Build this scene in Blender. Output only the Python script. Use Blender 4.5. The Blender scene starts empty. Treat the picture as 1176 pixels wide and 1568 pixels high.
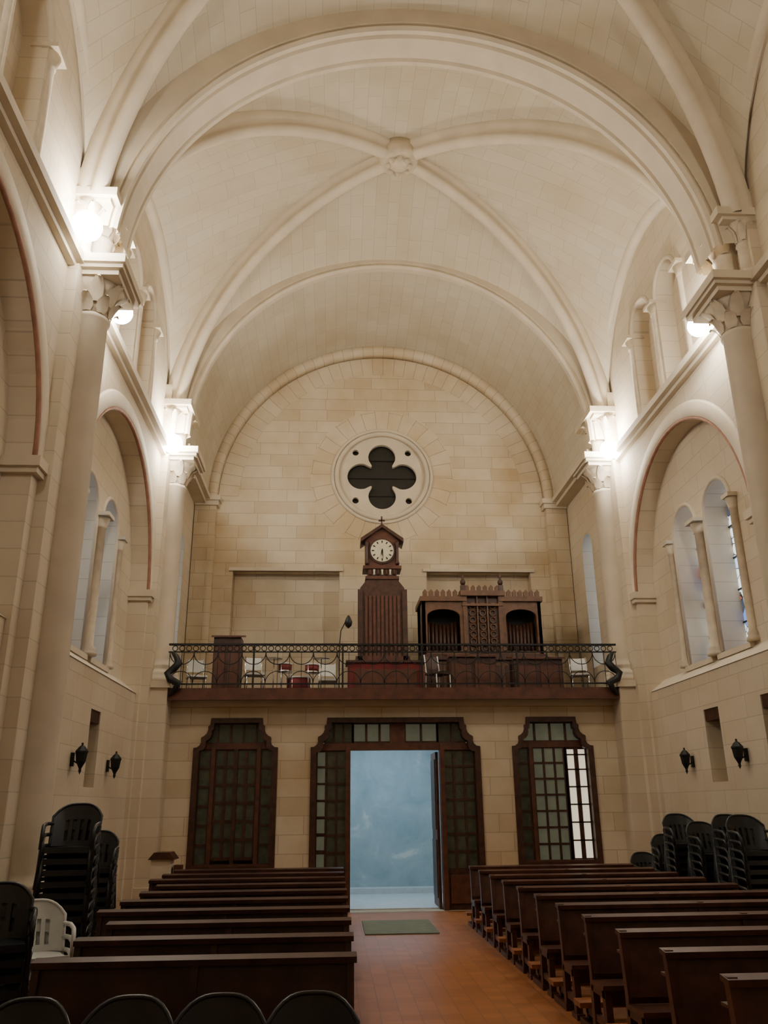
import bpy, math, random
from mathutils import Vector, Matrix
from mathutils.geometry import tessellate_polygon
import bmesh
random.seed(7)
PI=math.pi
# ---------------------------------------------------------------- materials
def newmat(name):
    m=bpy.data.materials.new(name); m.use_nodes=True
    nt=m.node_tree; b=nt.nodes['Principled BSDF']
    return m,nt,b
def simple(name,col,rough=.6,metal=0,noise=.15,scale=6,emit=None,es=0,bump=0):
    m,nt,b=newmat(name)
    b.inputs['Roughness'].default_value=rough; b.inputs['Metallic'].default_value=metal
    tc=nt.nodes.new('ShaderNodeTexCoord'); n=nt.nodes.new('ShaderNodeTexNoise'); n.inputs['Scale'].default_value=scale; n.inputs['Detail'].default_value=6
    nt.links.new(tc.outputs['Object'],n.inputs['Vector'])
    r=nt.nodes.new('ShaderNodeValToRGB')
    r.color_ramp.elements[0].position=.3; r.color_ramp.elements[1].position=.7
    r.color_ramp.elements[0].color=tuple(c*(1-noise) for c in col)+(1,)
    r.color_ramp.elements[1].color=tuple(min(1,c*(1+noise)) for c in col)+(1,)
    nt.links.new(n.outputs['Fac'],r.inputs['Fac']); nt.links.new(r.outputs['Color'],b.inputs['Base Color'])
    if bump:
        bp=nt.nodes.new('ShaderNodeBump'); bp.inputs['Strength'].default_value=bump; bp.inputs['Distance'].default_value=.02
        nt.links.new(n.outputs['Fac'],bp.inputs['Height']); nt.links.new(bp.outputs['Normal'],b.inputs['Normal'])
    if emit:
        b.inputs['Emission Color'].default_value=tuple(emit)+(1,); b.inputs['Emission Strength'].default_value=es
    return m
def stone(name,mode,c1,c2,mort,bw=.75,bh=.33,stain=.35,ms=.011,squash=1.5):
    m,nt,b=newmat(name); N=nt.nodes; L=nt.links
    b.inputs['Roughness'].default_value=.85
    tc=N.new('ShaderNodeTexCoord')
    if mode=='uv': vec=tc.outputs['UV']
    else:
        sp=N.new('ShaderNodeSeparateXYZ'); cb=N.new('ShaderNodeCombineXYZ'); L.new(tc.outputs['Object'],sp.inputs[0])
        a={'x':'Y','y':'X'}[mode]
        L.new(sp.outputs[a],cb.inputs['X']); L.new(sp.outputs['Z'],cb.inputs['Y']); vec=cb.outputs[0]
    br=N.new('ShaderNodeTexBrick'); L.new(vec,br.inputs['Vector'])
    br.squash=squash; br.squash_frequency=3; br.offset=.37; br.offset_frequency=2
    br.inputs['Scale'].default_value=1; br.inputs['Brick Width'].default_value=bw; br.inputs['Row Height'].default_value=bh
    br.inputs['Mortar Size'].default_value=ms; br.inputs['Mortar Smooth'].default_value=.6; br.inputs['Bias'].default_value=-.35
    br.inputs['Color1'].default_value=c1+(1,); br.inputs['Color2'].default_value=c2+(1,); br.inputs['Mortar'].default_value=mort+(1,)
    n=N.new('ShaderNodeTexNoise'); n.inputs['Scale'].default_value=.6; n.inputs['Detail'].default_value=8; n.inputs['Roughness'].default_value=.6; L.new(tc.outputs['Object'],n.inputs['Vector'])
    r=N.new('ShaderNodeValToRGB'); r.color_ramp.elements[0].position=.38; r.color_ramp.elements[1].position=.68
    r.color_ramp.elements[0].color=(1,1,1,1); r.color_ramp.elements[1].color=(1-.30*stain,1-.42*stain,1-.6*stain,1)
    L.new(n.outputs['Fac'],r.inputs['Fac'])
    mx=N.new('ShaderNodeMix'); mx.data_type='RGBA'; mx.blend_type='MULTIPLY'; mx.inputs['Factor'].default_value=1
    L.new(br.outputs['Color'],mx.inputs['A']); L.new(r.outputs['Color'],mx.inputs['B'])
    L.new(mx.outputs['Result'],b.inputs['Base Color'])
    n2=N.new('ShaderNodeTexNoise'); n2.inputs['Scale'].default_value=14; n2.inputs['Detail'].default_value=5; L.new(tc.outputs['Object'],n2.inputs['Vector'])
    bp=N.new('ShaderNodeBump'); bp.inputs['Strength'].default_value=.25; bp.inputs['Distance'].default_value=.01
    L.new(n2.outputs['Fac'],bp.inputs['Height']); L.new(bp.outputs['Normal'],b.inputs['Normal'])
    return m
C1=(.68,.59,.44); C2=(.55,.44,.295)
ST_X=stone('limestone_side','x',(.66,.575,.44),(.59,.50,.37),(.50,.43,.325),bw=.8,bh=.36)
ST_Y=stone('limestone_end','y',(.69,.60,.445),C2,(.46,.38,.27),bw=.8,bh=.36,stain=.7)
ST_V=stone('limestone_vault','uv',(.60,.54,.42),(.54,.475,.355),(.465,.41,.315),bw=.62,bh=.3,stain=.4,ms=.009)
ST_R=stone('limestone_ring','uv',(.69,.595,.44),(.60,.49,.34),(.42,.35,.25),bw=.9,bh=.3,stain=.7,squash=1)
ST_P=simple('limestone_plain',(.63,.545,.415),.85,noise=.08,scale=2,bump=.1)
ST_C=simple('limestone_carved',(.57,.485,.36),.85,noise=.15,scale=5,bump=.2)
RED=simple('red_stone_moulding',(.34,.17,.11),.8,noise=.2)
WOOD=simple('dark_oak',(.055,.021,.011),.45,noise=.4,scale=9)
WOODR=simple('red_brown_oak',(.095,.031,.015),.5,noise=.35,scale=7)
PEW=simple('pew_wood',(.045,.016,.010),.38,noise=.35,scale=6)
PEWR=simple('pew_wood_worn',(.065,.023,.013),.36,noise=.35,scale=6)  # lighter pew copy for the right rows, lit highlights put into the colour
KNEEL=simple('kneeler_wood',(.30,.11,.04),.4,noise=.3,scale=6)  # orange light on the right-hand kneeler boards is put into this colour
ORG=simple('organ_oak',(.13,.06,.028),.5,noise=.3,scale=8)
IRON=simple('black_iron',(.012,.012,.012),.5,metal=.3)
BLK=simple('dark_recess',(.008,.007,.006),.7)
GLK=simple('dark_leaded_glass',(.014,.014,.012),.35)
PGR=simple('green_obscured_glass',(.13,.145,.10),.3,noise=.3,scale=3,emit=(.38,.40,.28),es=.10)
PLT=simple('daylit_obscured_glass',(.7,.65,.5),.4,noise=.15,emit=(1,.9,.68),es=.75)
PDK=simple('dim_obscured_glass',(.06,.062,.04),.25,noise=.4,emit=(.3,.3,.18),es=.014)
PLASTIC=simple('black_plastic',(.018,.02,.022),.32,noise=.1)
WHITE=simple('white_plastic',(.6,.6,.56),.5,noise=.05)
PORCH=simple('pale_porch_floor',(.58,.60,.60),.5,noise=.08)
CLOCKF=simple('clock_dial',(.62,.58,.42),.4,noise=.05)
CLOTHR=simple('red_cloth',(.16,.02,.02),.8)
CHROME=simple('chrome',(.7,.7,.7),.2,metal=1)
MAT=simple('mat_rubber',(.13,.14,.09),.9)
BULB=simple('lamp_bulb',(1,1,1),.3,emit=(1,.96,.88),es=80)
def stained(name,ramp,scale,st):
    m,nt,b=newmat(name); N=nt.nodes; L=nt.links
    tc=N.new('ShaderNodeTexCoord'); v=N.new('ShaderNodeTexVoronoi'); v.inputs['Scale'].default_value=scale
    L.new(tc.outputs['Object'],v.inputs['Vector'])
    r=N.new('ShaderNodeValToRGB'); r.color_ramp.interpolation='CONSTANT'
    el=r.color_ramp.elements
    while len(el)<len(ramp): el.new(.5)
    for i,c in enumerate(ramp): el[i].position=i/len(ramp); el[i].color=c+(1,)
    sp=N.new('ShaderNodeSeparateColor'); L.new(v.outputs['Color'],sp.inputs[0]); L.new(sp.outputs[0],r.inputs['Fac'])
    v2=N.new('ShaderNodeTexVoronoi'); v2.feature='DISTANCE_TO_EDGE'; v2.inputs['Scale'].default_value=scale; L.new(tc.outputs['Object'],v2.inputs['Vector'])
    g=N.new('ShaderNodeMath'); g.operation='GREATER_THAN'; g.inputs[1].default_value=.03; L.new(v2.outputs['Distance'],g.inputs[0])
    mx=N.new('ShaderNodeMix'); mx.data_type='RGBA'; L.new(g.outputs[0],mx.inputs['Factor']); mx.inputs['A'].default_value=(.01,.01,.01,1); L.new(r.outputs['Color'],mx.inputs['B'])
    L.new(mx.outputs['Result'],b.inputs['Emission Color']); L.new(mx.outputs['Result'],b.inputs['Base Color'])
    b.inputs['Emission Strength'].default_value=st; b.inputs['Roughness'].default_value=.3
    return m
GL_R=stained('stained_glass_right',[(.75,.85,.95),(.45,.62,.9),(.7,.8,.9),(.12,.22,.6),(.04,.05,.08),(.65,.8,.95),(.45,.10,.07),(.8,.88,.95)],4,1.6)
GL_L=stained('stained_glass_left',[(.5,.68,.95),(.35,.52,.85),(.6,.75,.95),(.25,.42,.75),(.55,.7,.9)],3,1.3)
BLUE,nt,bs=newmat('pale_blue_plaster'); N=nt.nodes; L=nt.links
tc=N.new('ShaderNodeTexCoord'); n1=N.new('ShaderNodeTexNoise'); n1.inputs['Scale'].default_value=1.3; n1.inputs['Detail'].default_value=9; n1.inputs['Roughness'].default_value=.65; n1.inputs['Distortion'].default_value=.6
L.new(tc.outputs['Object'],n1.inputs['Vector']); r=N.new('ShaderNodeValToRGB'); el=r.color_ramp.elements
el[0].position=.3; el[0].color=(.27,.37,.41,1); el[1].position=.6; el[1].color=(.42,.50,.53,1); e=el.new(.68); e.color=(.62,.64,.62,1)
L.new(n1.outputs['Fac'],r.inputs['Fac']); L.new(r.outputs['Color'],bs.inputs['Base Color']); bs.inputs['Roughness'].default_value=.55

# ---------------------------------------------------------------- mesh builder
class MB:
    def __init__(s): s.v=[];s.f=[];s.m=[];s.sm=[];s.uv=[];s.mats=[]
    def add(s,vs,fs,mat,smooth=False,uvs=None,M=None):
        o=len(s.v)
        for v in vs:
            v=Vector(v)
            s.v.append(M@v if M else v)
        s.uv+= uvs if uvs else [(0,0)]*len(vs)
        if mat not in s.mats: s.mats.append(mat)
        k=s.mats.index(mat)
        for f in fs:
            s.f.append([i+o for i in f]); s.m.append(k); s.sm.append(smooth)
    def box(s,x0,x1,y0,y1,z0,z1,mat,M=None):
        vs=[(x,y,z) for x in(x0,x1) for y in(y0,y1) for z in(z0,z1)]
        s.add(vs,[(0,1,3,2),(4,6,7,5),(0,4,5,1),(2,3,7,6),(0,2,6,4),(1,5,7,3)],mat,M=M)
    def prism(s,poly,a,b,mat,ax='y',M=None,smooth=False):
        s.plate(poly,[],a,b,mat,ax,M)
    def plate(s,outer,holes,a,b,mat,ax='y',M=None):
        def w(p,c):
            if ax=='y': return (p[0],c,p[1])
            if ax=='x': return (c,p[0],p[1])
            return (p[0],p[1],c)
        loops=[outer]+list(holes)
        tri=tessellate_polygon([[Vector((p[0],p[1],0)) for p in l] for l in loops])
        flat=[p for l in loops for p in l]; n=len(flat)
        vs=[w(p,a) for p in flat]+[w(p,b) for p in flat]
        fs=[tuple(t) for t in tri]+[tuple(i+n for i in reversed(t)) for t in tri]
        s.add(vs,fs,mat,M=M)
        for l in loops:
            k=len(l); vs=[w(p,a) for p in l]+[w(p,b) for p in l]
            s.add(vs,[(i,(i+1)%k,k+(i+1)%k,k+i) for i in range(k)],mat,M=M)
    def lathe(s,prof,c,mat,n=20,smooth=True,M=None,rot=0):
        vs=[];k=len(prof)
        for i in range(n):
            a=2*PI*i/n+rot
            for r,z in prof: vs.append((c[0]+r*math.cos(a),c[1]+r*math.sin(a),c[2]+z))
        fs=[]
        for i in range(n):
            j=(i+1)%n
            for q in range(k-1): fs.append((i*k+q,j*k+q,j*k+q+1,i*k+q+1))
        fs.append([i*k for i in range(n)]); fs.append([i*k+k-1 for i in range(n)])
        s.add(vs,fs,mat,smooth,M=M)
    def tube(s,pts,r,mat,n=8,closed=False,M=None):
        pts=[Vector(p) for p in pts]; m=len(pts); vs=[]; up=None
        for i,p in enumerate(pts):
            if closed: t=pts[(i+1)%m]-pts[i-1]
            else: t=pts[min(i+1,m-1)]-pts[max(i-1,0)]
            t.normalize()
            if up is None:
                up=Vector((0,0,1)) if abs(t.z)<.9 else Vector((1,0,0))
            a=t.cross(up)
            if a.length<1e-4: a=t.cross(Vector((0,1,0)))
            a.normalize(); b=a.cross(t).normalized(); up=b
            rr=r[i] if isinstance(r,(list,tuple)) else r
            for k in range(n):
                q=2*PI*k/n; vs.append(p+a*rr*math.cos(q)+b*rr*math.sin(q))
        fs=[]
        for i in range(m if closed else m-1):
            j=(i+1)%m
            for k in range(n): fs.append((i*n+k,i*n+(k+1)%n,j*n+(k+1)%n,j*n+k))
        if not closed: fs+= [list(range(n)),[ (m-1)*n+k for k in range(n)]]
        s.add(vs,fs,mat,True,M=M)
    def rev(s,prof,c,a0,a1,n,mat,ax='y',uv=False,closed=True,smooth=True):
        k=len(prof); vs=[];uvs=[]
        L=[0]
        for i in range(1,k): L.append(L[-1]+math.dist(prof[i],prof[i-1]))
        for i in range(n+1):
            a=a0+(a1-a0)*i/n
            for q,(r,o) in enumerate(prof):
                p=c[0]+r*math.cos(a); z=c[1]+r*math.sin(a)
                vs.append((p,o,z) if ax=='y' else (o,p,z)); uvs.append((L[q],a*prof[0][0]))
        fs=[]
        kk=k if closed else k-1
        for i in range(n):
            for q in range(kk):
                r=(q+1)%k; fs.append((i*k+q,i*k+r,(i+1)*k+r,(i+1)*k+q))
        s.add(vs,fs,mat,smooth,uvs=uvs)
    def grid(s,P,mat,uvf=None,smooth=True,skip=None,M=None):
        a=len(P);b=len(P[0]); vs=[p for r in P for p in r]
        uvs=[uvf[i][j] for i in range(a) for j in range(b)] if uvf else None
        fs=[(i*b+j,i*b+j+1,(i+1)*b+j+1,(i+1)*b+j) for i in range(a-1) for j in range(b-1) if not(skip and skip(i,j))]
        s.add(vs,fs,mat,smooth,uvs=uvs,M=M)
    def ball(s,c,r,mat,n=12,sc=(1,1,1),M=None):
        prof=[(max(1e-4,r*math.sin(PI*i/n)),-r*math.cos(PI*i/n)*sc[2]) for i in range(n+1)]
        s.lathe(prof,c,mat,n=n*2,M=M)
    def done(s,name,parent=None,loc=None):
        me=bpy.data.meshes.new(name)
        me.from_pydata([tuple(v) for v in s.v],[],s.f)
        for m in s.mats: me.materials.append(m)
        me.polygons.foreach_set('material_index',s.m); me.polygons.foreach_set('use_smooth',s.sm)
        ul=me.uv_layers.new(name='UVMap')
        for p in me.polygons:
            for li in p.loop_indices: ul.data[li].uv=s.uv[me.loops[li].vertex_index]
        bm=bmesh.new(); bm.from_mesh(me)
        bmesh.ops.recalc_face_normals(bm,faces=bm.faces); bm.to_mesh(me); bm.free()
        me.update()
        ob=bpy.data.objects.new(name,me); bpy.context.collection.objects.link(ob)
        if parent: ob.parent=parent
        return ob
def archpts(c,zb,zs,r,n=20):
    return [(c-r,zb)]+[(c-r*math.cos(PI*i/n),zs+r*math.sin(PI*i/n)) for i in range(n+1)]+[(c+r,zb)]
def circ(cx,cz,r,n=32): return [(cx+r*math.cos(2*PI*i/n),cz+r*math.sin(2*PI*i/n)) for i in range(n)]
def rect(a,b,c,d): return [(a,c),(a,d),(b,d),(b,c)]
def ring_path(cx,cz,r,o,ax,a0=0,a1=PI,n=28):
    P=[]
    for i in range(n+1):
        a=a0+(a1-a0)*i/n; p=cx+r*math.cos(a); z=cz+r*math.sin(a)
        P.append((p,o,z) if ax=='y' else (o,p,z))
    return P

ZS=10.1
BAYS=[14.5,7.5,.5]
# ---------------------------------------------------------------- side walls
def colonnette(b,x,y,z0,z1,r):
    b.lathe([(r*1.7,0),(r*1.7,.05),(r*1.3,.09),(r*1.45,.13),(r,.18),(r,z1-z0-.28),(r*1.2,z1-z0-.27),(r*1.15,z1-z0-.24),(r*1.7,z1-z0-.06)],(x,y,z0),ST_C,n=14)
    b.box(x-r*1.9,x+r*1.9,y-r*1.9,y+r*1.9,z1-.07,z1,ST_C)
for side,sg in(('left',-1),('right',1)):
    b=MB()
    for yc in BAYS:
        y0,y1=yc-3.5,yc+3.5
        ar=archpts(yc,0,6.2,2.65,28)
        b.plate([(y0,0),(y0,9.5),(y1,9.5),(y1,0)]+ar[::-1],[],sg*5.22,sg*5.62,ST_X,'x')
        b.tube(ring_path(yc,6.2,2.67,sg*5.22,'x'),.035,RED)
        b.rev([(2.65,sg*5.22),(2.72,sg*5.18),(2.95,sg*5.18),(3.0,sg*5.22)],(yc,6.2),0,PI,32,ST_P,'x')
        for e in(-1,1):
            ya=yc+e*2.65
            b.box(sg*5.14,sg*5.62,min(ya-e*.06,ya+e*.34),max(ya-e*.06,ya+e*.34),6.05,6.13,ST_P)
            b.box(sg*5.10,sg*5.62,min(ya-e*.1,ya+e*.36),max(ya-e*.1,ya+e*.36),6.13,6.27,ST_P)
        holes=[archpts(yc+d,4.45,7.0,.52) for d in(-.72,.72)]
        slots=[(yc-2.3,yc-1.8),(yc-.3,yc+.3)]
        sl=[rect(a,c,2.3,3.53) for a,c in slots]
        b.plate(rect(y0,y1,0,9.5),holes+sl,sg*5.6,sg*6.4,ST_X,'x')
        b.plate(rect(yc-2.65,yc+2.65,0,4.15),sl,sg*5.29,sg*5.62,ST_X,'x')
        b.prism([(sg*5.27,4.15),(sg*5.62,4.15),(sg*5.62,4.42)],yc-2.65,yc+2.65,ST_P,'y')
        for a,c in slots:
            b.box(sg*5.9,sg*6.0,a-.05,c+.05,2.2,3.6,ST_P)
            b.box(sg*5.31,sg*5.9,a,c,3.33,3.53,WOOD)  # dark block standing in for the shade under the niche top
        for d in(-.72,.72):
            b.tube([(sg*5.6,yc+d-.56,4.5)]+ring_path(yc+d,7.0,.56,sg*5.6,'x',PI,0,20)+[(sg*5.6,yc+d+.56,4.5)],.045,ST_P)
            b.box(sg*5.5,sg*6.4,yc+d-.62,yc+d+.62,4.36,4.45,ST_P)
        colonnette(b,sg*5.56,yc,4.45,7.02,.1)
        for d in(-1.42,1.42): colonnette(b,sg*5.56,yc+d*.98,4.45,7.02,.07)
        b.box(sg*5.12,sg*5.7,y0,y1,9.42,9.5,ST_P); b.box(sg*5.02,sg*5.7,y0,y1,9.5,9.64,ST_P)
        hs=[archpts(yc+d,9.85,11.75,.52) for d in(-.7,.7)]
        b.plate(rect(y0,y1,9.64,16),hs,sg*5.25,sg*5.62,ST_X,'x')
        b.box(sg*5.62,sg*5.8,y0,y1,9.64,13.5,ST_X)
        for d in(-.7,.7):
            b.tube(ring_path(yc+d,11.75,.56,sg*5.25,'x',PI,0,20),.05,ST_P)
        for d in(-1.38,0,1.38): colonnette(b,sg*5.3,yc+d,9.68,11.78,.1)
        b.rev([(3.2,sg*5.3),(3.2,sg*5.12),(3.28,sg*5.06),(3.42,sg*5.06),(3.5,sg*5.12),(3.5,sg*5.3)],(yc,10.3),.0,PI,40,ST_P,'x')
        w=MB()
        gm=GL_L if sg<0 else GL_R
        gx=6.3 if sg<0 else 6.05
        for d in(-.72,.72):
            w.plate(archpts(yc+d,4.4,7.0,.54),[],sg*gx,sg*(gx+.04),gm,'x')
            w.box(sg*(gx-.03),sg*gx,yc+d-.015,yc+d+.015,4.4,7.5,IRON)
            for z in(5,5.6,6.2,6.8): w.box(sg*(gx-.03),sg*gx,yc+d-.52,yc+d+.52,z,z+.025,IRON)
        w.done('window_%d'%(BAYS.index(yc)*2+(1 if sg<0 else 2)))
    b.plate(rect(18,22.4,0,16),[archpts(20.3,5.2,8.2,.42)],sg*5.22,sg*5.8,ST_X,'x')
    b.box(sg*4.78,sg*5.3,18.2,22,10.0,10.12,ST_P)
    b.box(sg*4.9,sg*5.3,18.2,22,9.9,10.0,ST_P)
    w=MB(); w.plate(archpts(20.3,5.15,8.2,.45),[],sg*5.6,sg*5.64,GL_L,'x')
    for z in(5.8,6.5,7.2,7.9): w.box(sg*5.57,sg*5.6,19.9,20.7,z,z+.02,IRON)
    w.done('window_%d'%(7 if sg<0 else 8))
    b.done('wall_'+side)

# ---------------------------------------------------------------- back wall
b=MB()
RC=(0,10.9)
recess=[rect(-4.1,-1.2,4.3,8.05),rect(1.2,4.1,4.3,8.05)]
b.plate(rect(-5.8,5.8,0,16),[circ(0,10.9,1.24,56)]+recess,22,22.35,ST_Y,'y')
b.plate(rect(-5.8,5.8,0,16),[],22.35,22.6,ST_Y,'y')
b.box(-4.2,-1.1,21.94,22.05,8.05,8.14,ST_P); b.box(1.1,4.2,21.94,22.05,8.05,8.14,ST_P)
b.rev([(1.44,21.99),(2.05,21.99)],RC,0,2*PI,64,ST_R,'y',closed=False,smooth=False)
for r,t in((1.42,.05),(1.30,.07)):
    b.tube(ring_path(0,10.9,r,21.98,'y',0,2*PI-2*PI/60,59),t,ST_P,closed=True)
def quat(d=.60,rho=.395,n=96):
    P=[]
    for i in range(n):
        a=2*PI*i/n; ph=(a+PI/4)%(PI/2)-PI/4
        q=rho*rho-(d*math.sin(ph))**2
        rr=d*math.cos(ph)+math.sqrt(max(q,0))
        P.append((math.cos(a)*rr,10.9+math.sin(a)*rr))
    return P
sc=[circ(.76*a,10.9+.74*c,.095,16) for a in(-1,1) for c in(-1,1)]
b.plate(circ(0,10.9,1.25,56),[quat()]+sc,22.06,22.18,ST_P,'y')
b.plate(circ(0,10.9,1.24,48),[],22.24,22.28,GLK,'y')
for z in(10.35,10.9,11.45): b.box(-.98,.98,22.2,22.22,z-.01,z+.01,IRON)
b.rev([(4.62,22),(4.62,21.75),(4.7,21.68),(4.9,21.68),(4.9,22)],(0,ZS),0,PI,56,ST_R,'y')
b.rev([(4.05,21.99),(4.6,21.99)],(0,ZS),0,PI,64,ST_R,'y',closed=False,smooth=False)
for s in(-1,1):
    b.box(s*4.62,s*5.2,21.75,22,4.25,9.85,ST_Y)
    b.box(s*4.55,s*5.2,21.68,22,9.85,9.98,ST_P); b.box(s*4.5,s*5.2,21.62,22,9.98,10.12,ST_P)
b.done('wall_back')
b=MB(); b.box(-6.2,6.2,-3.3,-3,0,16,ST_Y); b.done('wall_front')

# ---------------------------------------------------------------- vaults
b=MB()
W_=5.2
def vault(yc,la,lb):
    n=26;m=8
    zd=lambda s: ZS+5.5*math.sqrt(max(0,1-(1-s)**2))
    zf=lambda s: ZS+.1+3.35*math.sqrt(max(0,1-(1-s)**2))
    zt=lambda s: ZS+4.9*math.sqrt(max(0,1-(1-s)**2))
    S=[1-math.cos(PI/2*i/n) for i in range(n+1)]
    for sx in(-1,1):
        for sy,l in((-1,la),(1,lb)):
            P=[];U=[];Q=[];V=[];a1=a2=0;pf=pt=None
            for s in S:
                F=Vector((sx*W_,yc+sy*l*(1-s),zf(s))); D=Vector((sx*W_*(1-s),yc+sy*l*(1-s),zd(s)))
                T=Vector((sx*W_*(1-s),yc+sy*l,zt(s)))
                if pf: a1+=(F-pf).length; a2+=(T-pt).length
                pf,pt=F,T
                P.append([F.lerp(D,j/m)+Vector((0,0,.25*math.sin(PI*j/m)*s)) for j in range(m+1)])
                U.append([((F.lerp(D,j/m)-F).length,a1) for j in range(m+1)])
                Q.append([T.lerp(D,j/m)+Vector((0,0,.15*math.sin(PI*j/m)*s)) for j in range(m+1)])
                V.append([((T.lerp(D,j/m)-T).length,a2) for j in range(m+1)])
            b.grid(P,ST_V,U); b.grid(Q,ST_V,V)
            pts=[Vector((sx*W_*(1-s),yc+sy*l*(1-s),zd(s))) for s in S if s>.005]
            hd=Vector((sx*W_,sy*l,0)).normalized(); N=Vector((-hd.y,hd.x,0))
            prof=[(-.19,.05),(-.19,-.12),(-.13,-.16),(-.11,-.22),(-.15,-.27),(-.1,-.34),(0,-.37),(.1,-.34),(.15,-.27),(.11,-.22),(.13,-.16),(.19,-.12),(.19,.05)]
            G=[]
            for i,p in enumerate(pts):
                t=(pts[min(i+1,len(pts)-1)]-pts[max(i-1,0)]).normalized(); B=t.cross(N)
                if B.z<0: B=-B
                B=B.normalized()
                G.append([p+N*x+B*y for x,y in prof])
            b.grid(G,ST_P)
    zc=zd(1)
    b.lathe([(.0001,-.46),(.1,-.48),(.2,-.44),(.24,-.4),(.3,-.42),(.38,-.38),(.42,-.3),(.42,0)],(0,yc,zc),ST_C,n=28)
    for i in range(8):
        a=i*PI/4; b.ball((.24*math.cos(a),yc+.24*math.sin(a),zc-.43),.07,ST_C,n=5)
vault(14.5,3.1,3.1); vault(7.5,3.1,3.1); vault(.5,3.1,3.1)
def tprof(y0,y1,r=4.68,R=5.6):
    return [(R,y0),(r+.12,y0),(r+.12,y0+.05),(r+.06,y0+.02),(r,y0+.06),(r,y0+.14),(r+.05,y0+.18),(r,y0+.22),(r,y1-.22),(r+.05,y1-.18),(r,y1-.14),(r,y1-.06),(r+.06,y1-.02),(r+.12,y1-.05),(r+.12,y1),(R,y1)]
for y in(11,4,-3): b.rev(tprof(y-.42,y+.42),(0,ZS-.2),.08,PI-.08,64,ST_P,'y',smooth=False)
b.rev([(5.5,17.58),(4.82,17.58),(4.82,17.63),(4.75,17.6),(4.7,17.66),(4.7,17.8),(4.78,17.85),(4.85,18.0)],(0,ZS),.0,PI,64,ST_P,'y',smooth=False,closed=False)
b.rev([(4.85,18.0),(4.85,22.0)],(0,ZS),0,PI,64,ST_V,'y',closed=False)
b.done('ceiling')

# ---------------------------------------------------------------- columns
def leaf(b,c,a,r0,r1,z0,z1,w,mat):
    ca,sa=math.cos(a),math.sin(a); rows=[]
    for t,rr,ww in((0,r0,.6),(.35,r0+(r1-r0)*.15,1),(.7,r0+(r1-r0)*.5,.95),(.92,r1,.6),(1,r1+.03,.35),(.9,r1+.05,.15)):
        z=z0+(z1-z0)*t; row=[]
        for k in(-1,0,1):
            off=k*w*ww/2; rad=rr+.02*(1-abs(k))
            row.append((c[0]+rad*ca-off*sa,c[1]+rad*sa+off*ca,z))
        rows.append(row)
    b.grid(rows,mat)
def column(sg,y,zb):
    b=MB(); x=sg*5.0
    if zb>2:
        b.box(sg*4.72,sg*5.65,y-.45,y+.45,0,zb-.02,ST_X); b.box(sg*4.62,sg*5.65,y-.55,y+.55,0,.55,ST_P)
        b.box(sg*4.66,sg*5.65,y-.51,y+.51,zb-.14,zb,ST_P)
    else:
        b.box(sg*4.56,sg*5.65,y-.5,y+.5,0,zb,ST_P)
    b.box(sg*5.06,sg*5.65,y-.62,y+.62,0,9.45,ST_X)
    h=8.90-zb
    b.lathe([(.42,0),(.42,.1),(.4,.1),(.41,.16),(.38,.22),(.31,.25),(.29,.3),(.31,.34),(.3,.38),(.26,.41),(.255,.5),(.245,h-.11),(.27,h-.08),(.28,h-.04),(.25,h)],(x,y,zb),ST_P,n=28)
    b.lathe([(.25,0),(.27,.18),(.33,.38),(.46,.52)],(x,y,8.88),ST_C,n=24)
    for i in range(8): leaf(b,(x,y),i*PI/4,.26,.38,8.9,9.14,.19,ST_C)
    for i in range(8): leaf(b,(x,y),(i+.5)*PI/4,.29,.47,9.05,9.38,.2,ST_C)
    b.box(x-.47,x+.47,y-.47,y+.47,9.38,9.46,ST_P); b.box(x-.54,x+.54,y-.54,y+.54,9.46,9.52,ST_P); b.box(x-.58,x+.58,y-.6,y+.6,9.52,9.66,ST_P)
    b.box(sg*5.1,sg*5.6,y-.6,y+.6,9.66,11.2,ST_X)
    for dx,dy,r in((0,0,.19),(.1,-.42,.11),(.1,.42,.11)):
        cx=x+sg*dx; cy=y+dy
        b.lathe([(r*1.5,0),(r*1.5,.06),(r*1.2,.12),(r,.16),(r,.55),(r*1.15,.58),(r*1.05,.61),(r*1.25,.79),(r*1.9,.98)],(cx,cy,9.66),ST_C,n=16)
        for i in range(6): leaf(b,(cx,cy),i*PI/3,r*1.1,r*1.8,10.28,10.57,r,ST_C)
    b.box(sg*4.74,sg*5.6,y-.58,y+.58,10.62,10.68,ST_P); b.box(sg*4.64,sg*5.6,y-.64,y+.64,10.68,10.82,ST_P)
    b.done('stone_column')
for y,zb in((17.9,4.44),(11,.75),(4,.75)):
    for sg in(-1,1): column(sg,y,zb)

def plight(loc,e,soft=.1):
    l=bpy.data.lights.new('flood_lamp_light','POINT'); l.energy=e; l.color=(1,.925,.80); l.shadow_soft_size=soft
    o=bpy.data.objects.new('flood_lamp_light',l); o.location=loc; bpy.context.collection.objects.link(o)
def lamp(x,y,z,dy,power,r=.17,low=0):
    s=1 if x>0 else -1
    b=MB()
    b.ball((x,y,z),r,BULB,n=10)
    b.tube([(x+s*.02,y-dy*.1,z+r),(x+s*.06,y-dy*.22,z+r+.02),(x+s*.06,y-dy*.25,z-.05)],.012,ST_C)
    b.done('flood_lamp')
    plight((x-s*.12,y+dy*.02,z+r+.2),power)
    if low: plight((x-s*.1,y+dy*.12,z-r-.2),low,.08)
for sg in(-1,1):
    lamp(sg*4.95,17.1,9.62,-1,225,.22,38)
    lamp(sg*4.84,11.9,9.62,1,135,.19,22)
    lamp(sg*4.84,4.88,9.62,1,90)
lamp(-4.95,10.18,9.95,-1,125,.22,25)

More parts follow.
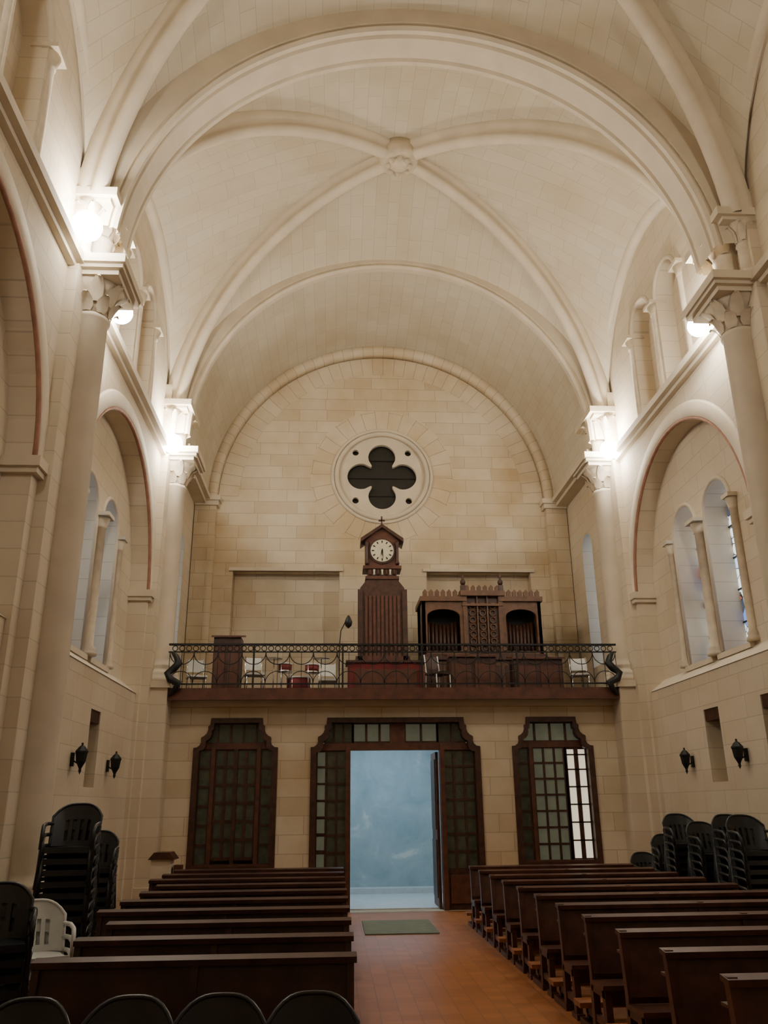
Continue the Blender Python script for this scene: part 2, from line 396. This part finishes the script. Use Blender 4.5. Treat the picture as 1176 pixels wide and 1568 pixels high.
# ---------------------------------------------------------------- floor
m,nt,bs=newmat('terracotta_tiles'); N=nt.nodes;L=nt.links
tc=N.new('ShaderNodeTexCoord'); br=N.new('ShaderNodeTexBrick'); br.offset=0
L.new(tc.outputs['Object'],br.inputs['Vector'])
for k,v in(('Scale',1),('Brick Width',.2),('Row Height',.2),('Mortar Size',.004),('Bias',0)): br.inputs[k].default_value=v
br.inputs['Color1'].default_value=(.37,.14,.042,1); br.inputs['Color2'].default_value=(.29,.105,.03,1); br.inputs['Mortar'].default_value=(.18,.08,.04,1)
L.new(br.outputs['Color'],bs.inputs['Base Color']); bs.inputs['Roughness'].default_value=.36
b=MB(); b.box(-6.2,6.2,-3.3,22.6,-.2,0,m); b.done('floor')
b=MB(); b.box(-.76,.45,14.9,16.6,.0,.02,MAT); b.done('door_mat')
b=MB(); b.box(-1.98,1.98,18.42,21.4,0,.02,PORCH); b.done('floor_porch')

# ---------------------------------------------------------------- tribune
b=MB()
def shoulder(x0,x1,z0):
    P=[(x0,z0),(x0,3.14)]+[(x0+a,z) for a,z in((.07,3.15),(.125,3.19),(.15,3.25),(.145,3.31),(.15,3.35),(.21,3.38),(.26,3.43),(.285,3.5),(.28,3.57),(.32,3.60),(.335,3.74))]
    R=[(x1-(p[0]-x0),p[1]) for p in P]
    return P+R[::-1]
OP=[(-4.2,-2.46,.77),(-1.78,1.78,.001),(2.46,4.2,.77)]
b.plate(rect(-5.2,5.2,0,4.1),[shoulder(*o) for o in OP],18.0,18.4,ST_Y,'y')
b.box(-5.2,5.2,17.9,18.0,3.98,4.1,ST_P)
b.done('wall_tribune')
b=MB()
b.box(-4.72,4.72,17.55,22,4.1,4.26,WOOD)
b.box(-4.72,4.72,17.5,17.6,4.06,4.3,WOODR)
b.done('gallery_floor')
b=MB()
for s in(-1,1): b.box(s*1.98,s*2.08,18.4,22,0,4.1,ST_P)
b.done('wall_narthex')  # partitions added to confine the blue fill light to the porch
def grid_glaze(b,x0,x1,z0,z1,c,r,y,pm,t=.03,wm=WOOD):
    b.box(x0,x1,y+.03,y+.04,z0,z1,pm)
    for i in range(c+1):
        x=x0+(x1-x0)*i/c; b.box(x-t/2,x+t/2,y,y+.07,z0,z1,wm)
    for j in range(r+1):
        z=z0+(z1-z0)*j/r; b.box(x0,x1,y+.005,y+.065,z-t/2,z+t/2,wm)
def frame(b,o,y):
    out=shoulder(*o); cx=(o[0]+o[1])/2; cz=(o[2]+3.74)/2
    hx=(o[1]-o[0])/2; hz=(3.74-o[2])/2
    inn=[(cx+(p[0]-cx)*(hx-.12)/hx, (cz+(p[1]-cz)*(hz-.1)/hz) if o[2]>.1 else max(.002,p[1]-.1 if p[1]>1 else .002)) for p in out]
    if o[2]>.1: b.plate(out,[inn],y-.1,y+.12,WOOD,'y')
    else: b.plate(out+inn[::-1],[],y-.1,y+.12,WOOD,'y')
b=MB(); o=OP[0]; frame(b,o,18.06)
b.box(-4.12,-2.54,18.12,18.24,3.12,3.24,WOODR); grid_glaze(b,-4.0,-2.66,3.24,3.64,5,1,18.14,PDK,.04)
grid_glaze(b,-4.1,-3.84,.88,3.12,1,6,18.14,PDK,.05); grid_glaze(b,-2.82,-2.56,.88,3.12,1,6,18.14,PDK,.05)
b.box(-3.84,-3.76,18.1,18.26,.85,3.2,WOODR); b.box(-2.9,-2.82,18.1,18.26,.85,3.2,WOODR)
grid_glaze(b,-3.76,-3.33,1.0,3.12,2,6,18.16,PDK,.06); grid_glaze(b,-3.33,-2.9,1.0,3.12,2,6,18.16,PDK,.06)
b.box(-3.37,-3.29,18.12,18.22,.85,3.12,WOOD)
b.box(-4.2,-2.46,18.0,18.3,.77,.9,WOODR)
b.done('glazed_screen')
b=MB(); o=OP[2]; frame(b,o,18.06)
b.box(2.54,4.12,18.12,18.24,3.12,3.24,WOODR); grid_glaze(b,2.66,4.0,3.24,3.64,4,1,18.14,PGR,.05)
grid_glaze(b,2.56,2.84,.88,3.12,1,7,18.14,PDK,.05)
b.box(2.84,2.92,18.1,18.26,.85,3.2,WOODR)
grid_glaze(b,2.92,3.62,.88,3.12,3,7,18.14,PGR,.045)
grid_glaze(b,3.62,4.1,.88,3.12,2,1,18.14,PLT,.09)
for z in(1.25,1.6,1.95,2.3,2.65,2.95): b.box(3.62,4.1,18.14,18.18,z,z+.03,WOOD)
b.box(2.46,4.2,18.0,18.3,.77,.9,WOODR)
b.done('glazed_screen')
b=MB(); o=OP[1]; frame(b,o,18.06)
b.box(-1.7,1.7,18.1,18.26,3.08,3.22,WOODR)
grid_glaze(b,-1.5,-.9,3.24,3.64,3,1,18.14,PDK,.04)
grid_glaze(b,-.9,-.05,3.24,3.64,3,1,18.14,PGR,.05); b.box(-.12,.2,18.1,18.24,3.22,3.66,WOODR); grid_glaze(b,.2,.9,3.24,3.64,2,1,18.14,PGR,.05); grid_glaze(b,.9,1.5,3.24,3.64,2,1,18.14,PDK,.04)
for a,c in((-1.67,-1.02),(1.0,1.67)):
    grid_glaze(b,a,c,.75,3.08,3,7,18.14,PDK,.045); b.box(a,c,18.14,18.2,.0,.75,WOOD)
    b.box(a+.08,c-.08,18.11,18.14,.12,.65,WOODR)
    if a<0: grid_glaze(b,a+.02,a+.22,.8,3.06,1,7,18.12,PGR,.03)
for x in(-1.0,.98): b.box(x-.05,x+.05,18.06,18.3,0,3.2,WOODR)
b.done('entrance_screen')
b=MB(); b.box(.86,.92,18.32,19.2,.03,3.05,WOODR); b.box(.84,.86,18.4,19.1,.2,1.3,WOOD); b.box(.84,.86,18.4,19.1,1.5,2.9,WOOD); b.done('door_1')
b=MB()
b.box(-1.98,1.98,21.4,22,0,.14,PORCH)
b.box(-1.98,1.98,21.86,21.97,.14,4.05,BLUE)
b.box(-1.98,1.98,21.82,21.86,.14,.3,BLUE)
b.done('wall_porch')
def area(loc,rot,sx,sy,e,col,name):
    l=bpy.data.lights.new(name,'AREA'); l.shape='RECTANGLE'; l.size=sx;l.size_y=sy;l.energy=e;l.color=col
    o=bpy.data.objects.new(name,l); o.location=loc;o.rotation_euler=rot; bpy.context.collection.objects.link(o)
area((0,19.8,4.0),(0,0,0),1.8,.8,95,(.56,.80,1),'narthex_ceiling_light')  # unseen added lamp, stands in for bluish daylight in the porch

# ---------------------------------------------------------------- railing
b=MB(); yr=17.6
b.box(-4.78,4.78,yr-.03,yr+.03,5.2,5.24,IRON); b.box(-4.78,4.78,yr-.015,yr+.015,5.05,5.075,IRON); b.box(-4.78,4.78,yr-.015,yr+.015,4.38,4.41,IRON)
n=66
for i in range(n):
    x=-4.72+9.44*(i+.5)/n
    b.tube(ring_path(x,5.138,.055,yr,'y',0,2*PI*.9,9),.009,IRON,n=4,closed=True)
for i in range(39):
    x=-4.75+9.5*i/38; b.box(x-.006,x+.006,yr-.006,yr+.006,4.3,5.06,IRON)
for i in range(19):
    x=-4.75+9.5*(i+.5)/19; b.tube(ring_path(x,5.05,.25,yr,'y',PI,2*PI,10),.010,IRON,n=5)
    b.tube(ring_path(x,4.41,.25,yr,'y',0,PI,10),.009,IRON,n=5)
for x in(-3.0,-1.13,.55,2.6): b.box(x-.018,x+.018,yr-.018,yr+.018,4.3,5.2,IRON)
for s in(-1,1):
    P=[(s*4.70,17.6,5.05),(s*4.60,17.5,4.95),(s*4.52,17.42,4.8),(s*4.62,17.42,4.68),(s*4.74,17.4,4.58),(s*4.66,17.36,4.46),(s*4.5,17.36,4.38),(s*4.56,17.4,4.24),(s*4.68,17.48,4.14)]
    b.tube(P,[.03,.06,.08,.08,.07,.08,.08,.06,.03],IRON,n=10)
b.done('gallery_railing')

# ---------------------------------------------------------------- tower clock
b=MB(); yc=20.0; G=4.26; T=Matrix.Translation((-.14,0,-.12))
def tb(x0,x1,y0,y1,z0,z1,m): b.box(x0,x1,y0,y1,z0,z1,m,M=T)
b.prism([(-.62,G+.12),(.62,G+.12),(.6,5.5),(.55,7.2),(.38,7.42),(-.38,7.42),(-.55,7.2),(-.6,5.5)],yc,yc+.5,WOOD,'y',M=T)
for i in range(9):
    x=-.4+.1*i; tb(x-.03,x+.03,yc-.03,yc,5.5,7.0,WOODR)
tb(-.66,.66,yc-.06,yc+.5,5.35,5.5,WOODR); tb(-.68,.68,yc-.05,yc+.52,G+.12,4.7,WOODR)
for x in(-.55,.55): tb(x-.06,x+.06,yc-.06,yc,4.6,7.15,WOOD)
tb(-.42,.42,yc-.04,yc+.5,7.42,7.5,WOODR)
tb(-.36,.36,yc-.03,yc+.45,7.5,7.68,WOOD)
for i in range(7): b.lathe([(.03,0),(.02,.07),(.03,.14)],(-.3+.1*i,yc-.05,7.52),CLOCKF if i%2 else WOODR,n=8,M=T)
tb(-.48,.48,yc-.08,yc+.5,7.68,7.76,WOODR)
b.prism([(-.42,7.76),(.42,7.76),(.42,8.42),(0,8.78),(-.42,8.42)],yc-.04,yc+.45,WOODR,'y',M=T)
for s in(-1,1):
    b.prism([(0,8.75),(0,8.84),(s*.54,8.46),(s*.54,8.36)],yc-.14,yc+.5,WOOD,'y',M=T)
    b.lathe([(.05,0),(.05,.06),(.035,.1),(.035,.5),(.05,.54),(.05,.6)],(s*.38,yc-.09,7.78),WOOD,n=10,M=T)
tb(-.018,.018,yc-.02,yc+.02,8.8,9.08,WOOD); tb(-.08,.08,yc-.02,yc+.02,8.95,8.99,WOOD)
b.prism(circ(0,8.14,.335,40),yc-.08,yc-.04,WOOD,'y',M=T); b.prism(circ(0,8.14,.29,40),yc-.1,yc-.08,CLOCKF,'y',M=T)
for i in range(12):
    a=i*PI/6; ca,sa=math.cos(a),math.sin(a)
    b.prism([(ca*.2-sa*.012,8.14+sa*.2+ca*.012),(ca*.26-sa*.016,8.14+sa*.26+ca*.016),(ca*.26+sa*.016,8.14+sa*.26-ca*.016),(ca*.2+sa*.012,8.14+sa*.2-ca*.012)],yc-.107,yc-.1,IRON,'y',M=T)
for a,l in((-PI/2+.1,.22),(-PI/2-.25,.15)):
    ca,sa=math.cos(a),math.sin(a)
    b.prism([(-sa*.016,8.14+ca*.016),(ca*l,8.14+sa*l),(sa*.016,8.14-ca*.016),(-ca*.05,8.14-sa*.05)],yc-.114,yc-.108,IRON,'y',M=T)
b.done('tower_clock')

# ---------------------------------------------------------------- organ
b=MB(); y0=19.9; y1=21.1
b.box(.83,3.78,y0+.05,y1,G,5.3,ORG)
for i in range(6): b.box(.9+.48*i,1.3+.48*i,y0+.02,y0+.05,4.4,5.15,WOOD)
b.box(.78,3.83,y0-.03,y1,5.28,5.42,WOOD)
b.box(.83,3.78,y0+.5,y1,5.42,6.75,BLK)
for x0,x1 in((.83,1.88),(2.78,3.78)):
    b.plate([(x0,5.42),(x0,6.75),(x1,6.75),(x1,5.42)],[[(x0+.12,5.5)]+[((x0+x1)/2-((x1-x0)/2-.12)*math.cos(PI*i/12),6.35+.18*math.sin(PI*i/12)) for i in range(13)]+[(x1-.12,5.5)]],y0,y0+.1,ORG,'y')
    b.box(x0-.05,x1+.05,y0-.06,y1,6.72,6.84,ORG)
    k=8
    for i in range(k):
        xx=x0+.18+(x1-x0-.36)*i/(k-1); b.lathe([(.012,0),(.045,.2),(.045,.75+.08*abs(i-3.5)/3.5)],(xx,y0+.35,5.44),WOOD,n=10)
    k=7
    for i in range(k):
        xx=x0+(x1-x0)*(i+.5)/k; b.prism([(xx-.055,6.84),(xx+.055,6.84),(xx+.055,6.96),(xx,7.02),(xx-.055,6.96)],y0-.04,y0+.02,ORG,'y')
for x in(.83,3.7): b.box(x,x+.08,y0,y1,5.42,6.8,ORG)
xa,xb=1.88,2.78
b.box(xa,xb,y0+.05,y1,5.42,6.85,WOOD)
for i in range(3):
    for j in range(7):
        cx=xa+.2+.25*i; cz=5.56+.175*j
        b.tube(ring_path(cx,cz,.075,y0+.02,'y',0,2*PI*.9,9),.02,ORG,n=5,closed=True)
        b.box(cx-.09,cx+.09,y0+.03,y0+.05,cz+.08,cz+.1,ORG)
for x in(xa-.04,xb-.06,xa+.3,xa+.55): b.box(x,x+(.1 if x in(xa-.04,xb-.06) else .03),y0-.04,y0+.06,5.42,6.85,ORG)
b.box(xa-.1,xb+.1,y0-.1,y1,6.85,6.98,ORG)
b.box(xa-.06,xb+.06,y0-.06,y1,6.6,6.66,ORG)
for i in range(6):
    xx=xa+(xb-xa)*(i+.5)/6; b.prism([(xx-.05,6.98),(xx+.05,6.98),(xx+.05,7.08),(xx,7.13),(xx-.05,7.08)],y0-.06,y0,ORG,'y')
for x in(xa-.02,xb+.02):
    b.box(x-.06,x+.06,y0-.08,y0+.04,6.98,7.12,WOOD); b.lathe([(.03,0),(.06,.04),(.07,.1),(.04,.15),(.02,.18),(.05,.22),(.001,.32)],(x,y0-.02,7.12),WOOD,n=10)
b.done('pipe_organ')
b=MB(); b.box(-1.0,.72,18.9,19.5,G,5.05,CLOTHR); b.box(-1.05,.77,18.85,19.55,5.05,5.1,WOOD); b.box(-.85,.57,18.88,18.9,4.4,4.9,WOODR); b.done('organ_console')
def desk(x0,x1,y,z1,name='wooden_cabinet'):
    b=MB(); b.box(x0,x1,y,y+.5,G,z1-.04,WOOD); b.prism([(y-.06,z1-.06),(y+.56,z1+.06),(y+.56,z1+.1),(y-.06,z1-.02)],x0-.05,x1+.05,WOODR,'x')
    for i in range(2):
        w=(x1-x0)/2; b.box(x0+.04+w*i,x0+w-.04+w*i,y-.02,y,G+.1,z1-.2,WOODR)
    return b.done(name)
desk(-4.0,-3.4,18.6,5.62); desk(1.25,2.3,18.4,5.15,'wooden_bench'); desk(2.7,3.8,18.4,5.1,'wooden_bench')
def sidechair(x,y,z,mat,legm,ang=0):
    b=MB(); M=Matrix.Translation((x,y,z))@Matrix.Rotation(ang,4,'Z')
    b.box(-.21,.21,-.2,.22,.42,.46,mat,M=M)
    for a in(-.18,.18):
        b.tube([(a,-.2,0),(a,-.18,.43)],.014,legm,M=M); b.tube([(a,.24,0),(a,.2,.45),(a,.27,.88)],.014,legm,M=M)
    for k in(0,.015): b.grid([[(u*.2,.24+k+.06*v-.03*u*u,.58+.28*v) for u in(-1,-.5,0,.5,1)] for v in(0,.5,1)],mat,M=M)
    b.done('side_chair')
sidechair(-4.35,18.7,G,WHITE,CHROME,.3); sidechair(-3.05,18.4,G,WHITE,CHROME,.2); sidechair(-1.45,19.3,G,WHITE,WHITE,.1); sidechair(4.2,18.5,G,WHITE,CHROME,-.2); sidechair(.98,18.3,G,WOOD,WHITE,.5)
b=MB()
for x,y,z,r,h in((-2.1,18.7,4.3,.26,.35),(-1.8,18.4,4.75,.15,.15),(-2.4,18.6,4.8,.15,.15)):
    b.lathe([(r,0),(r,h)],(x,y,z),CLOTHR,n=20); b.lathe([(r+.01,h),(r+.01,h+.03),(r-.02,h+.04)],(x,y,z),WHITE,n=20)
    b.lathe([(r+.01,-.02),(r+.01,.02)],(x,y,z),CHROME,n=20)
    for a in(0,2.1,4.2): b.tube([(x+r*math.cos(a),y+r*math.sin(a),G),(x+r*math.cos(a),y+r*math.sin(a),z+h)],.012,CHROME)
for x in(-2.65,-1.6): b.tube([(x,18.6,G),(x,18.6,5.1)],.012,CHROME); b.lathe([(.2,0),(.03,.03)],(x,18.6,5.08),CHROME,n=18)
b.done('drum_kit')
b=MB()
b.tube([(-1.2,18.5,G),(-1.2,18.5,5.3),(-1.17,18.5,5.7),(-1.02,18.5,6.0)],.012,IRON); b.lathe([(.001,0),(.07,.06),(.09,.15),(.05,.25),(.02,.3)],(-1.0,18.5,5.75),IRON,n=12); b.lathe([(.13,0),(.13,.02),(.02,.04)],(-1.2,18.5,G),IRON)
b.done('microphone_stand')

# ---------------------------------------------------------------- pews
def pew(x0,x1,y,right_row):
    b=MB(); m=PEWR if right_row else PEW; M=Matrix.Translation((0,y,0))  # right rows take the wood with highlights in its colour
    prof=[(.30,0),(.36,.93),(.33,.97),(.27,.95),(.2,.55),(-.12,.5),(-.17,.44),(-.12,.38),(-.08,.1),(-.14,0)]
    for i in range(3):
        x=x0+(x1-x0-.06)*i/2
        if right_row and i<2:
            b.plate([(.22,0),(.21,.5),(.28,.97),(.35,.97),(.29,.5),(.31,0)],[],x,x+.06,m,'x',M=M)
            b.plate([(-.16,0),(-.14,.42),(-.06,.42),(-.07,0)],[],x,x+.06,m,'x',M=M)
            b.box(x,x+.06,y-.15,y+.26,.36,.43,m); b.box(x+.01,x+.05,y-.1,y+.25,.12,.18,m)
            b.box(x-.01,x+.07,y-.2,y-.0,0,.05,m); b.box(x-.01,x+.07,y+.2,y+.7,0,.06,m)
        else: b.plate(prof,[],x,x+.05,m,'x',M=M)
    b.plate([(-.17,.43),(.2,.42),(.2,.455),(-.18,.47)],[],x0-.02,x1-.02,m,'x',M=M)
    b.plate([(.2,.50 if right_row else .44),(.30,.93),(.33,.93),(.235,.50 if right_row else .44)],[],x0+.02,x1-.02,m,'x',M=M)
    b.plate([(.25,.92),(.37,.94),(.37,.975),(.25,.96)],[],x0-.01,x1+.01,m,'x',M=M)
    b.box(x0+.07,x1-.03,y-.10,y-.075,.3 if right_row else .1,.42,m)
    km=KNEEL if right_row else m
    b.box(x0-.06,x1-.1,y+.48,y+.70,.17,.215,km)
    for x in(x0+.04,(x0+x1)/2,x1-.17): b.box(x,x+.05,y+.3,y+.66,.1,.17,m); b.box(x,x+.05,y+.58,y+.64,0,.17,m)
    b.box(x0+.03,x1-.03,y+.36,y+.5,.78,.8,m)
    return b.done('church_pew')
for i in range(10):
    y=6.3+i*1.0; pew(-3.35 if i<3 else(-3.7 if i<7 else -4.0),-1.12,y,False)
for i in range(11):
    y=5.2+i*1.0; pew(1.08,3.95 if i>4 else 4.15,y,True)

# ---------------------------------------------------------------- plastic chairs
def pchair(b,M,mat):
    nu=13;nv=8
    P=[]
    for j in range(nv+1):
        v=j/nv; row=[]
        for i in range(nu+1):
            u=-1+2*i/nu
            top=.45*(1-.30*abs(u)**3.2)
            row.append((.255*u*(1+.06*v),.2+.11*v-.13*abs(u)**2.5,.42+top*v))
        P.append(row)
    b.grid(P,mat,M=M,skip=lambda i,j:(1<=i<=4 and j in(3,5,7,9)))
    rim=[P[j][0] for j in range(nv+1)]+P[nv]+[P[j][nu] for j in range(nv,-1,-1)]
    b.tube(rim,.014,mat,n=6,M=M)
    b.grid([[(.24*u,-.24+.45*v,.42-.02*math.sin(PI*v)-.03*(v<.1)) for u in(-1,-.5,0,.5,1)] for v in(0,.1,.3,.6,1)],mat,M=M)
    for s in(-1,1):
        b.tube([(s*.26,.14,.66),(s*.29,.0,.66),(s*.28,-.18,.64),(s*.27,-.24,.58),(s*.27,-.26,.4)],.022,mat,n=6,M=M)
        b.tube([(s*.25,-.22,.42),(s*.28,-.27,0)],[.03,.02],mat,n=6,M=M); b.tube([(s*.24,.2,.45),(s*.27,.3,0)],[.03,.02],mat,n=6,M=M)
    b.box(-.24,.24,-.25,-.235,.36,.42,mat,M=M)
def stack(x,y,n,ang=0,mat=PLASTIC):
    b=MB()
    for i in range(n): pchair(b,Matrix.Translation((x,y,.115*i))@Matrix.Rotation(ang+random.uniform(-.03,.03),4,'Z'),mat)
    b.done('plastic_chair_stack' if n>1 else 'plastic_chair')
for x in(-3.1,-2.5,-1.95,-1.4): stack(x,5.55,1)
stack(-4.22,10.2,11,.1); stack(-4.5,12.3,8,.1)
stack(-4.2,8.2,5,.35); stack(-4.12,9.1,3,.5,WHITE); stack(-4.2,7.4,2,.3)
for x,y,n in((4.55,15.2,6),(4.5,14.4,9),(4.55,13.55,8),(4.6,12.7,9),(4.5,12.0,9),(4.62,9.9,9),(4.6,9.0,8),(4.5,16.2,3)):
    stack(x,y,n,random.uniform(-.08,.08))
b=MB(); b.box(-4.55,-4.2,16.3,16.65,0,1.1,ST_P); b.box(-4.16,-4.02,16.4,16.6,0,1.0,WOODR); b.prism([(-4.6,1.1),(-4.12,1.1),(-4.22,1.22),(-4.5,1.22)],16.25,16.7,WOOD,'y'); b.done('offertory_box')

# ---------------------------------------------------------------- sconces
def sconce(sg,y):
    b=MB(); x=sg*5.14; z=2.46
    pr=[(.001,0),(.03,.06),(.025,.1),(.09,.22),(.11,.36),(.12,.37),(.12,.4),(.06,.47),(.02,.5),(.02,.54)]
    b.lathe([(r*.82,h*.86) for r,h in pr],(x,y,z),IRON,n=8,smooth=False)
    b.tube([(x,y,z+.26),(sg*5.2,y,z+.17),(sg*5.28,y,z+.22)],.014,IRON); b.box(min(sg*5.25,sg*5.29),max(sg*5.25,sg*5.29),y-.04,y+.04,z+.12,z+.32,IRON)
    b.done('wall_sconce')
for sg in(-1,1):
    for y in(15.5,13.4,8.6,6.5): sconce(sg,y)

# ---------------------------------------------------------------- world + camera
w=bpy.data.worlds.new('world'); bpy.context.scene.world=w; w.use_nodes=True
w.node_tree.nodes['Background'].inputs[0].default_value=(.5,.6,.8,1); w.node_tree.nodes['Background'].inputs[1].default_value=.3
th=math.radians(19.6); ps=math.radians(3.44); ro=math.radians(.6)
F=Vector((math.sin(ps)*math.cos(th),math.cos(ps)*math.cos(th),math.sin(th))); R=Vector((math.cos(ps),-math.sin(ps),0)); U=R.cross(F)
R2=R*math.cos(ro)-U*math.sin(ro); U2=U*math.cos(ro)+R*math.sin(ro)
cam=bpy.data.cameras.new('camera'); co=bpy.data.objects.new('camera',cam); bpy.context.collection.objects.link(co)
cam.sensor_fit='HORIZONTAL'; cam.sensor_width=36; cam.lens=36*1790/1659; cam.clip_end=200
Mx=Matrix(((R2.x,U2.x,-F.x,-1.28),(R2.y,U2.y,-F.y,0),(R2.z,U2.z,-F.z,1.95),(0,0,0,1)))
co.matrix_world=Mx
bpy.context.scene.camera=co
